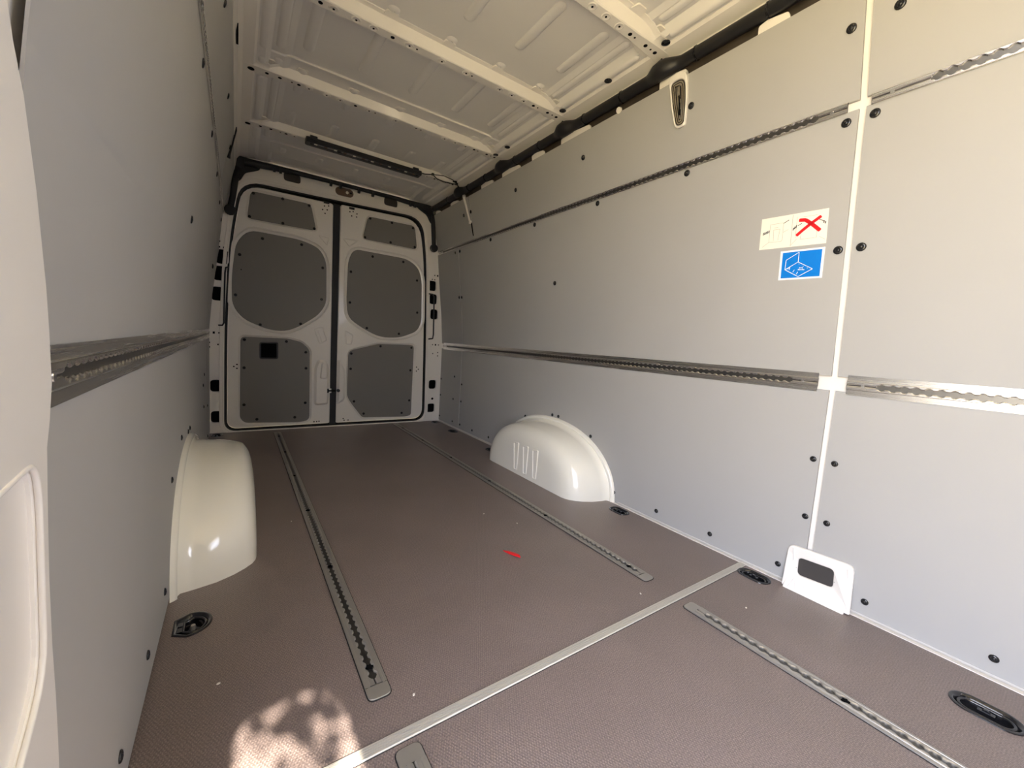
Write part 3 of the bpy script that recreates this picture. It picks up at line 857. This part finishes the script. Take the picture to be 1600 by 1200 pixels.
cb = MB().tube([(0.372, 2.950, 1.972), (0.40, 2.925, 1.962), (0.455, 2.915, 1.972), (0.50, 2.95, 1.966), (0.56, 2.965, 1.964), (0.63, 2.955, 1.966), (0.665, 2.945, 1.966), (0.695, 2.965, 1.955), (0.712, 2.985, 1.945)], 0.0042, 8)
cb.tube([(0.455, 2.915, 1.972), (0.54, 2.912, 1.985), (0.62, 2.918, 1.978), (0.665, 2.945, 1.966)], 0.0032, 6)
cb = cb.build('lamp_cable', 'black', smooth=True)
tag(cb, 'thin black cable looping from the strip light to the roof duct', 'cable')
for p in ((0.455, 2.915, 1.972), (0.660, 2.942, 1.966)):
    MB().box(p[0] - 0.008, p[0] + 0.008, p[1] - 0.008, p[1] + 0.008, p[2] - 0.006, p[2] + 0.008).build('cable_clip', 'black', cb)

# ------------------------------------------------------------------ lashing tracks
def track_meshes(L, W, h, slotted, base, wt, start, end, pitch=0.0254, r=0.0096, neck=0.0050):
    """local: x across, y along 0..L, z out of the surface"""
    fl_ = MB()
    if W > wt:
        for s in (-1, 1):
            pr = [(s * wt, 0.0), (s * wt, base), (s * (wt + 0.0012), base), (s * (wt + 0.0016), base * 0.8), (s * (W - 0.006), base * 0.8), (s * (W - 0.0055), base), (s * W, base), (s * W, 0)]
            fl_.loft([[(x, 0, z) for x, z in pr], [(x, L, z) for x, z in pr]], closed=False)
    tr = MB()
    ys = [0.0, start]
    yy = start
    steps = 12
    n = int((end - start) / pitch)
    hw = [neck * 0.3, neck * 0.3]
    for i in range(n):
        for k in range(steps):
            a = (k + 0.5) / steps - 0.5
            d = a * pitch
            ww = math.sqrt(max(0, r * r - d * d))
            ys.append(start + i * pitch + (k + 0.5) / steps * pitch)
            hw.append(max(neck, ww))
    ys += [start + n * pitch, L]
    hw += [neck * 0.3, neck * 0.3]
    for s in (-1, 1):
        rows = []
        for y, w_ in zip(ys, hw):
            rows.append([(s * wt, y, base * 0.5), (s * wt, y, h - 0.0008), (s * (wt - 0.0015), y, h), (s * (w_ + 0.0026), y, h), (s * w_, y, h - 0.0018), (s * w_, y, 0.0006)])
        tr.loft(rows, closed=False)
    ch = MB()
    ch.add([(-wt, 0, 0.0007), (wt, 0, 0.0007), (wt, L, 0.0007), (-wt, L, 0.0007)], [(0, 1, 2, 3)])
    for y0 in (0.0, L):
        ch.box(-wt, wt, y0 - 0.0004, y0 + 0.0004, 0, h - 0.0005)
    return fl_, tr, ch
def make_track(name, mtx, L, W, h, base, wt, start, end, mt, label, cat='track', group=None, **kw):
    fl_, tr, ch = track_meshes(L, W, h, True, base, wt, start, end, **kw)
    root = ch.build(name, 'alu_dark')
    root.matrix_world = mtx
    tag(root, label, cat, group)
    if W > wt:
        fl_.build('flange', mt, root)
    tr.build('slotted_channel', mt, root)
    return root
def wall_track_mtx(s, y0, z):
    m_ = wall_mtx(s, y0, z, 0.0003)
    n = Vector((m_[0][2], m_[1][2], m_[2][2])); up = Vector((m_[0][1], m_[1][1], m_[2][1]))
    yv = Vector((0, 1, 0)); xv = yv.cross(n)
    p = Vector((m_[0][3], m_[1][3], m_[2][3]))
    return Matrix(((xv.x, yv.x, n.x, p.x), (xv.y, yv.y, n.y, p.y), (xv.z, yv.z, n.z, p.z), (0, 0, 0, 1)))
kw = dict(pitch=0.0254)
def screws(root, ys, h, r=0.0052):
    for y in ys:
        MB().tube([(0, y, h - 0.003), (0, y, h + 0.0006)], [r, r * 0.9], 10).build('screw', 'alu', root)
wt_args = dict(W=0.0310, h=0.0060, base=0.0024, wt=0.0145, mt='alu')
o = make_track('wall_track', wall_track_mtx(1, 0.538, 0.7225), 2.99, start=0.075, end=2.93, label='wide aluminium lashing track at mid height of the stickered wall, running to the rear doors', **wt_args); screws(o, (0.045, 2.96), 0.006)
o = make_track('wall_track', wall_track_mtx(1, 0.459 - 1.9, 0.7225), 1.90, start=0.05, end=1.83, label='wide aluminium lashing track at mid height beyond the white seam, cut by the picture edge', **wt_args); screws(o, (1.86,), 0.006)
o = make_track('wall_track', wall_track_mtx(-1, 0.538, 0.7225), 2.99, start=0.075, end=2.93, label='wide aluminium lashing track along the unstickered wall, partly behind the white pillar', **wt_args); screws(o, (0.045, 2.96), 0.006)
tt = dict(W=0.0140, h=0.0055, base=0.002, wt=0.0140, mt='alu')
o = make_track('wall_track', wall_track_mtx(1, 0.532, 1.5615), 3.0, start=0.075, end=2.93, label='narrow aluminium lashing track high on the stickered wall, running to the rear doors', **tt); screws(o, (0.04,), 0.0055)
o = make_track('wall_track', wall_track_mtx(1, 0.475 - 1.9, 1.5615), 1.90, start=0.05, end=1.80, label='narrow aluminium lashing track high up beyond the white seam, cut by the picture edge', **tt); screws(o, (1.855,), 0.0055)
o = make_track('wall_track', wall_track_mtx(-1, 0.532, 1.5615), 3.0, start=0.075, end=2.93, label='narrow aluminium lashing track high on the unstickered wall, seen almost end-on', **tt)

def floor_track(x, y0, y1, label, skew=0.0):
    L = y1 - y0
    fm = Matrix.Translation((x, y0, 0.0006)) @ Matrix.Rotation(-skew, 4, 'Z')
    ft = dict(W=0.0245, h=0.0052, base=0.0036, wt=0.0135, mt='alu_floor')
    root = make_track('floor_track', fm, L, start=0.018, end=L - 0.02, label=label, **ft)
    # end caps with rounded corners, dark sealing edge
    for y, sg in ((0.0, -1), (L, 1)):
        c = rounded([(-0.0245, y), (0.0245, y), (0.0245, y + sg * 0.036), (-0.0245, y + sg * 0.036)], [0.0, 0.0, 0.014, 0.014] if sg > 0 else [0.014, 0.014, 0.0, 0.0], 4)
        MB().plate(c, [], 0.0030, 0.0, fxy, ch=0.0006).build('end_cap', 'alu_floor', root)
    MB().plate(rounded([(-0.0268, -0.0385), (0.0268, -0.0385), (0.0268, L + 0.0385), (-0.0268, L + 0.0385)], 0.016, 4), [], 0.0004, -0.0004, fxy).build('seal', 'rubber', root)
    k = 0
    for y in [0.058 + 0.0254 * 0, 0.545, 1.05, 1.55, 2.05, 2.5]:
        if y < L - 0.03:
            mb = MB()
            st = [((0.0090 if j % 2 == 0 else 0.0052) * math.cos(2 * PI * j / 12), y + (0.0090 if j % 2 == 0 else 0.0052) * math.sin(2 * PI * j / 12)) for j in range(12)]
            mb.plate(st, [], 0.0042, 0.001, fxy).build('screw_head', 'hole', root)
    return root
floor_track(-0.4745, 0.836, 3.44, 'long floor track nearer the unstickered wall, ending short of the sunlit patch')
floor_track(0.4515, 0.836, 3.50, 'long floor track beside the grooved wheel arch, ending near the joint strip')
floor_track(0.4440, -1.3, 0.620, 'front floor track crossing the bottom right corner of the picture')
floor_track(-0.4640, -1.3, 0.632, 'front floor track whose rounded end just shows at the bottom edge')

# ------------------------------------------------------------------ lashing rings in the floor
ring_labels = [
    'black oval lashing ring in the floor at the lower right picture corner',
    'black oval lashing ring beside the white pillar foot and the joint strip',
    'black oval lashing ring just in front of the grooved wheel arch',
    'black oval lashing ring just behind the grooved wheel arch',
    'black oval lashing ring by the stickered wall, halfway from wheel arch to rear doors',
    'black oval lashing ring at the foot of the rear pillar by the stickered wall',
    'black D-shaped lashing ring in front of the plain wheel arch',
    'black lashing ring in the far corner behind the plain wheel arch']
for (cx, cy, hx, hy, sh), lab in zip(rings_spec, ring_labels):
    root = empty('lashing_ring', (cx, cy, 0))
    tag(root, lab, 'lashing ring', 'floor lashing rings')
    L0 = ring_loop(0, 0, hx, hy, sh)
    mb = MB()
    rows = []
    for off, z in ((0.0035, 0.0002), (0.0030, 0.0022), (0.0, 0.0034), (-0.004, 0.0022), (-0.008, -0.004), (-0.012, -0.012), (-0.017, -0.0155), (-0.021, -0.0160)):
        rows.append([(a, b, z) for a, b in offset(ccw(L0), off)])
    mb.loft(rows, cap1=True)
    mb.build('bowl', 'gloss', root, auto=50)
    inner = offset(ccw(L0), -0.0135)
    if sh == 'd':
        inner = ring_loop(0.004, 0, hx * 0.62, hy * 0.66, 'd')
    pts = [(a, b, -0.0045) for a, b in inner]
    MB().tube(pts + [pts[0]], 0.0042, 8, caps=False).build('ring', 'gloss', root, smooth=True)
    if sh == 'o':
        MB().box(-0.006, 0.006, -0.014, 0.014, -0.016, 0.000).tube([(-0.004, 0, -0.001), (0.004, 0, -0.001)], 0.007, 10).build('hinge', 'gloss', root)
    else:
        MB().box(-hx * 0.85, -hx * 0.45, -0.020, -0.002, -0.016, -0.001).box(-hx * 0.85, -hx * 0.45, 0.004, 0.020, -0.016, -0.001).build('hinge', 'gloss', root)
    MB().tube([(0, 0, -0.014), (0, 0, -0.003)], [0.008, 0.005], 10).build('bolt', 'alu_floor' if sh == 'd' else 'gloss', root)

# ------------------------------------------------------------------ wheel arches
def wheel_arch(s, label, beads, cy):
    root = empty('wheel_arch', (s * 0.885, cy, 0))
    tag(root, label, 'wheel arch')
    N = 48
    def arch(d, ay, hz, p, c=0.0):
        o = []
        for k in range(N + 1):
            t = PI * k / N
            ct, st = math.cos(t), math.sin(t)
            yy = ay * math.copysign(abs(ct) ** (2 / p), ct)
            zz = hz * abs(st) ** (2 / p)
            o.append((-s * d, -yy + c, zz))
        return o
    spec = [(0.000, 0.508, 0.332, 2.15), (0.010, 0.504, 0.330, 2.15), (0.016, 0.492, 0.318, 2.15), (0.05, 0.486, 0.315, 2.2), (0.10, 0.474, 0.311, 2.25), (0.145, 0.450, 0.300, 2.35),
            (0.175, 0.425, 0.290, 2.4), (0.195, 0.402, 0.262, 2.4), (0.205, 0.380, 0.232, 2.35), (0.210, 0.352, 0.200, 2.3)]
    mb = MB()
    rows = [arch(*q) for q in spec]
    last = spec[-1]
    for f in (0.8, 0.55, 0.3, 0.1, 0.0):
        rows.append(arch(0.2105, last[1] * f, last[2] * f, 2.3))
    mb.loft(rows, closed=False)
    o = mb.build('shell', 'paint_gloss', root, smooth=True)
    # rim flange against the lining
    fr = MB()
    out = arch(0.004, 0.526, 0.347, 2.15); inn = arch(0.010, 0.508, 0.331, 2.15); base = arch(-0.004, 0.530, 0.350, 2.15)
    mid = arch(0.012, 0.518, 0.339, 2.15)
    fr.loft([base, out, mid, inn, arch(0.004, 0.503, 0.328, 2.15)], closed=False)
    fr.build('rim', 'paint_gloss', root, smooth=True)
    if beads:
        for yy in (0.074, -0.022, -0.115):
            l = rounded([(yy - 0.020, 0.022), (yy + 0.012, 0.022), (yy + 0.030, 0.190), (yy - 0.026, 0.196)], 0.012, 4)
            x0 = -s * 0.2105
            fn = lambda a, b, d: (x0 - s * d, a, b)
            MB().plate(l, [offset(ccw(l), -0.006)], 0.004, -0.002, fn, ch=0.0025).build('pressed_groove', 'paint_gloss', root)
    return root
wheel_arch(1, 'glossy white wheel arch with three upright grooves, against the stickered wall', True, 1.88)
wheel_arch(-1, 'plain glossy white wheel arch seen from above, against the unstickered wall', False, 1.925)

# ------------------------------------------------------------------ white pillar plate in the left foreground
edge = [(0.395, 1.93), (0.410, 1.30), (0.430, 1.06), (0.448, 0.995), (0.455, 0.971), (0.468, 0.942), (0.483, 0.878), (0.493, 0.806), (0.495, 0.769), (0.495, 0.726), (0.486, 0.695),
        (0.478, 0.676), (0.473, 0.623), (0.469, 0.569), (0.468, 0.513), (0.470, 0.464), (0.470, 0.423), (0.469, 0.393), (0.466, 0.15), (0.466, 0.0)]
sm = []
for a, b in zip(edge[:-1], edge[1:]):
    sm += [a]
sm.append(edge[-1])
outer = sm + [(0.29, 0.0), (0.29, 1.93)]
win = rounded([(0.305, 0.655), (0.448, 0.670), (0.453, 0.640), (0.446, 0.500), (0.36, 0.440), (0.305, 0.41)], [.01, .02, .03, .03, .04, .01], 4)
pfn = lambda a, b, d: (-0.86 - d, a, b)
tp = struct(MB().plate(outer, [win], 0.0, 0.022, pfn, ch=0.004).build('trim_1', 'paint'))
MB().plate(offset(ccw(win), 0.01), [], 0.0065, 0.015, pfn).build('recessed_panel', 'paint', tp)
wb = ccw(win)
MB().tube([(-0.8605, a, b) for a, b in offset(wb, 0.002)] + [(-0.8605, *offset(wb, 0.002)[0])], 0.0022, 8, caps=False).build('raised_bead', 'paint', tp, smooth=True)
MB().box(-0.905, -0.884, 0.28, 0.486, -0.02, 1.95).build('pillar_core', 'paint', tp)
MB().box(-0.8905, -0.883, 0.36, 0.4845, 0.80, 1.90).build('door_seal', 'rubber', tp)

# ------------------------------------------------------------------ pillar foot cover at the right wall
fcy = [(0.361, 0.004), (0.554, 0.004), (0.556, 0.146), (0.372, 0.154)]
loop = rounded(fcy, [0.004, 0.004, 0.022, 0.022], 4)
opn = rounded([(0.417, 0.056), (0.519, 0.050), (0.521, 0.112), (0.420, 0.118)], 0.014, 4)
ffn = lambda a, b, d: (0.884 - d - max(0.0, 0.045 - b) * 0.55, a, b)
fc = MB().plate(loop, [opn], 0.006, -0.004, ffn, ch=0.002).build('pillar_foot_cover', 'paint')
tag(fc, 'white pressed pillar foot with a dark oblong opening, below the white wall seam', 'pillar cover')
MB().plate(offset(ccw(opn), 0.002), [], 0.0012, -0.002, ffn).build('opening', 'greyhole', fc)
MB().plate(rounded([(0.375, -0.004), (0.548, -0.004), (0.548, 0.050), (0.375, 0.054)], 0.004), [], 0.010, 0.0, ffn, ch=0.003).build('kick_skirt', 'paint', fc)
for y in (0.405, 0.443, 0.482, 0.520):
    for dy in (-0.012, 0.012):
        p0 = ffn(y + dy, 0.006, 0.0105); p1 = ffn(y, 0.040, 0.0105)
        MB().tube([p0, p1], 0.0026, 6).build('pressed_crease', 'paint', fc)
for y in (0.385, 0.538):
    MB().tube([ffn(y, 0.01, 0.008), ffn(y + 0.006, 0.05, 0.008), ffn(y - 0.004, 0.10, 0.006), ffn(y, 0.138, 0.006)], 0.0035, 6).build('pressed_crease', 'paint', fc)
for a_, b_ in ((ffn(0.366, 0.081, 0.0065), ffn(0.416, 0.079, 0.0065)), (ffn(0.522, 0.074, 0.0065), ffn(0.553, 0.073, 0.0065))):
    MB().tube([a_, b_], 0.0012, 6).build('parting_line', 'greyink', fc)

# ------------------------------------------------------------------ stickers
def wplate(pts, d0, d1):
    return MB().plate(pts, [], d0, d1, wall_plate(1, 0, 0))
def bil(c, u, v):
    """c = corners (u0v1)(u1v1)(u1v0)(u0v0) as (y,z)"""
    t = Vector(c[0]) * (1 - u) + Vector(c[1]) * u
    b = Vector(c[3]) * (1 - u) + Vector(c[2]) * u
    return tuple(b * (1 - v) + t * v)
def stroke(c, p, q, w, h, name, mt, parent, dd=0.0007):
    a = Vector(bil(c, *p)); b = Vector(bil(c, *q))
    d = (b - a).normalized(); n = Vector((-d.y, d.x)) * w / 2
    return wplate([tuple(a + n), tuple(b + n), tuple(b - n), tuple(a - n)], h + dd, h)
def lines(c, segs, w, name, mt, parent, h=0.0007):
    mb = MB()
    for p, q in segs:
        a = Vector(bil(c, *p)); b = Vector(bil(c, *q))
        d = (b - a).normalized(); n = Vector((-d.y, d.x)) * w / 2
        mb.plate([tuple(a + n), tuple(b + n), tuple(b - n), tuple(a - n)], [], h + 0.0003, h, wall_plate(1, 0, 0))
    return mb.build(name, mt, parent)
C1 = [(0.757, 1.287), (0.556, 1.281), (0.556, 1.174), (0.761, 1.182)]
s1 = wplate(C1, 0.0006, 0.0)
s1 = s1.build('load_sticker', 'cream')
tag(s1, 'cream sticker with two loading sketches, one crossed out in red', 'sticker')
# u runs with the picture (left to right), v upwards
lines(C1, [((0.15, 0.22), (0.15, 0.78)), ((0.15, 0.78), (0.36, 0.78)), ((0.36, 0.78), (0.36, 0.25)), ((0.15, 0.22), (0.34, 0.20)), ((0.36, 0.25), (0.34, 0.20)), ((0.21, 0.60), (0.31, 0.60)),
           ((0.21, 0.60), (0.22, 0.25)), ((0.31, 0.60), (0.29, 0.25)), ((0.05, 0.08), (0.15, 0.22)), ((0.36, 0.48), (0.44, 0.55)), ((0.22, 0.66), (0.28, 0.66))], 0.0009, 'sketch_line', 'greyink', s1)
lines(C1, [((0.56, 0.25), (0.56, 0.9)), ((0.62, 0.86), (0.85, 0.86)), ((0.63, 0.2), (0.86, 0.2)), ((0.63, 0.2), (0.64, 0.42)), ((0.86, 0.2), (0.86, 0.42)), ((0.49, 0.03), (0.58, 0.22)), ((0.90, 0.22), (0.98, 0.12))], 0.0009, 'sketch_line', 'greyink', s1)
lines(C1, [((0.495, 0.02), (0.495, 0.98))], 0.0012, 'divider', 'greyink', s1)
bars = []
for k in range(5):
    bars.append(((0.045 + 0.022 * k, 0.47 + 0.012 * k), (0.050 + 0.022 * k, 0.55 + 0.012 * k)))
for k in range(3):
    bars.append(((0.515 + 0.020 * k, 0.50 + 0.03 * k), (0.520 + 0.020 * k, 0.58 + 0.03 * k)))
for k in range(2):
    bars.append(((0.945 + 0.020 * k, 0.60 - 0.03 * k), (0.950 + 0.020 * k, 0.67 - 0.03 * k)))
for b_ in bars:
    lines(C1, [b_], 0.0030, 'strap_mark', 'ink', s1, 0.0008)
for b_ in (((0.36, 0.76), (0.44, 0.84)), ((0.58, 0.62), (0.64, 0.68)), ((0.88, 0.72), (0.94, 0.66))):
    lines(C1, [b_], 0.0018, 'strap_line', 'ink', s1, 0.0008)
def thick(pts, w, name, parent):
    mb = MB()
    P = [Vector(bil(C1, *p)) for p in pts]
    for a, b in zip(P[:-1], P[1:]):
        d = (b - a).normalized(); n = Vector((-d.y, d.x)) * w / 2
        a2 = a - d * w * 0.15; b2 = b + d * w * 0.15
        mb.plate(rounded([tuple(a2 + n), tuple(b2 + n), tuple(b2 - n), tuple(a2 - n)], w * 0.3, 3), [], 0.0016, 0.0009, wall_plate(1, 0, 0))
    return mb.build(name, 'redink', parent)
thick([(0.575, 0.33), (0.66, 0.47), (0.76, 0.62), (0.90, 0.80)], 0.0095, 'red_stroke', s1)
thick([(0.60, 0.78), (0.69, 0.76), (0.78, 0.62), (0.90, 0.40)], 0.0110, 'red_stroke', s1)
C2 = [(0.688, 1.167), (0.557, 1.163), (0.559, 1.066), (0.690, 1.069)]
s2 = wplate(C2, 0.0006, 0.0).build('lashing_sticker', 'whiteink')
tag(s2, 'blue sticker with a white floor-and-wall diagram below the cream sticker', 'sticker')
inn = [bil(C2, 0.055, 0.94), bil(C2, 0.945, 0.94), bil(C2, 0.945, 0.06), bil(C2, 0.055, 0.06)]
wplate(inn, 0.0010, 0.0005).build('blue_field', 'blue', s2)
def px2(x, y):  # position on the enlarged view of the sticker -> (u, v)
    L = 375 + (x - 0) * 0 - 0
    lx = 378 - (y - 670) * 0.10; rx = 1010 - (y - 605) * 0.115
    u = (x - lx) / (rx - lx)
    ty = 672 - (x - 378) * 0.108; by = 1097 - (x - 335) * 0.063
    return (u, 1 - (y - ty) / (by - ty))
sg = [((652, 682), (460, 800)), ((460, 800), (440, 940)), ((652, 682), (635, 825)), ((635, 825), (440, 940)), ((635, 825), (835, 925)), ((835, 925), (630, 1040)), ((440, 940), (630, 1040)),
      ((515, 905), (500, 945)), ((515, 905), (470, 930)), ((580, 940), (555, 975)), ((630, 970), (605, 1005)), ((645, 850), (650, 858)), ((705, 885), (708, 893)), ((762, 908), (766, 916))]
lines(C2, [(px2(*a), px2(*b)) for a, b in sg], 0.0016, 'diagram_line', 'whiteink', s2, 0.0011)
blk = []
for k in range(3):
    x = 655 + k * 19
    blk.append((px2(x, 905), px2(x + 3, 916)))
for k in range(5):
    x = 636 + k * 19
    blk.append((px2(x, 932), px2(x + 3, 943)))
for b_ in blk:
    lines(C2, [b_], 0.0032, 'lettering', 'whiteink', s2, 0.0012)

# ------------------------------------------------------------------ loose bits on the floor
rs = MB()
l = [(0.104, 1.204), (0.110, 1.178), (0.116, 1.150), (0.131, 1.128), (0.134, 1.140), (0.128, 1.162), (0.120, 1.188)]
rs.plate(l, [], 0.0055, 0.001, lambda a, b, d: (a, b, d + 0.003 * math.sin((b - 1.12) * 60)), ch=0.0)
rs = rs.build('red_scrap', 'red')
tag(rs, 'small crumpled scrap of red plastic lying on the brown floor', 'scrap')
spots = [((-0.411, 0.772), 'white crumb beside the end of the long floor track by the sunlit patch'),
         ((0.205, 1.523), 'tiny pale crumb beyond the red scrap, towards the rear'),
         ((0.287, 1.373), 'tiny pale crumb between the red scrap and the grooved wheel arch'),
         ((-0.767, 1.012), 'pale flake between the D-shaped ring and the sunlit patch'),
         ((-0.547, 1.804), 'pale flake beside the long floor track near the plain wheel arch'),
         ((0.356, 0.765), 'pale sliver between the floor track end and the joint strip'),
         ((0.60, 0.55), 'tiny pale crumb by the front floor track near the pillar foot')]
for (x, y), lab in spots:
    mb = MB()
    a = random.uniform(0, PI)
    rr = 0.0024
    mb.loft([[(x + rr * k * (1.6 * math.cos(t) * math.cos(a) - math.sin(t) * math.sin(a)), y + rr * k * (1.6 * math.cos(t) * math.sin(a) + math.sin(t) * math.cos(a)), z) for t in [2 * PI * j / 8 for j in range(8)]]
             for k, z in ((1, 0.0006), (1.1, 0.0016), (0.5, 0.003))], cap1=True)
    tag(mb.build('crumb', 'crumb'), lab, 'crumb', 'crumbs on the floor')

# ------------------------------------------------------------------ a leafy branch outside that dapples the sun patch
br = MB().tube([(-2.4, -3.4, 2.4), (-1.6, -3.0, 2.55), (-0.9, -2.65, 2.68), (-0.45, -2.6, 2.66)], [0.05, 0.035, 0.02, 0.008], 8).build('tree_branch', 'bark')
tag(br, 'leafy branch outside that shades the sunbeam', 'branch')
lv = MB()
for i in range(300):
    t = random.random()
    c = Vector((-0.525 + random.gauss(0.0, 0.05), -2.60 + random.uniform(-0.12, 0.12), 2.56 + abs(random.gauss(0.0, 0.075)) - 0.02 + (0.0 if random.random() < 0.72 else -0.12)))
    a = random.uniform(0, 2 * PI); b = random.uniform(-1, 1); ln = random.uniform(0.012, 0.028); wd = ln * 0.5
    R = Matrix.Rotation(a, 4, 'Z') @ Matrix.Rotation(b, 4, 'X')
    vs = [R @ Vector(p) + c for p in ((-ln, 0, 0), (-ln * .3, wd, 0.003), (ln * .4, wd * .8, 0.003), (ln, 0, 0), (ln * .4, -wd * .8, 0.003), (-ln * .3, -wd, 0.003))]
    lv.add(vs, [(0, 1, 2, 3, 4, 5)])
lf = lv.build('leaf', 'leaf', br)
lf['kind'] = 'stuff'
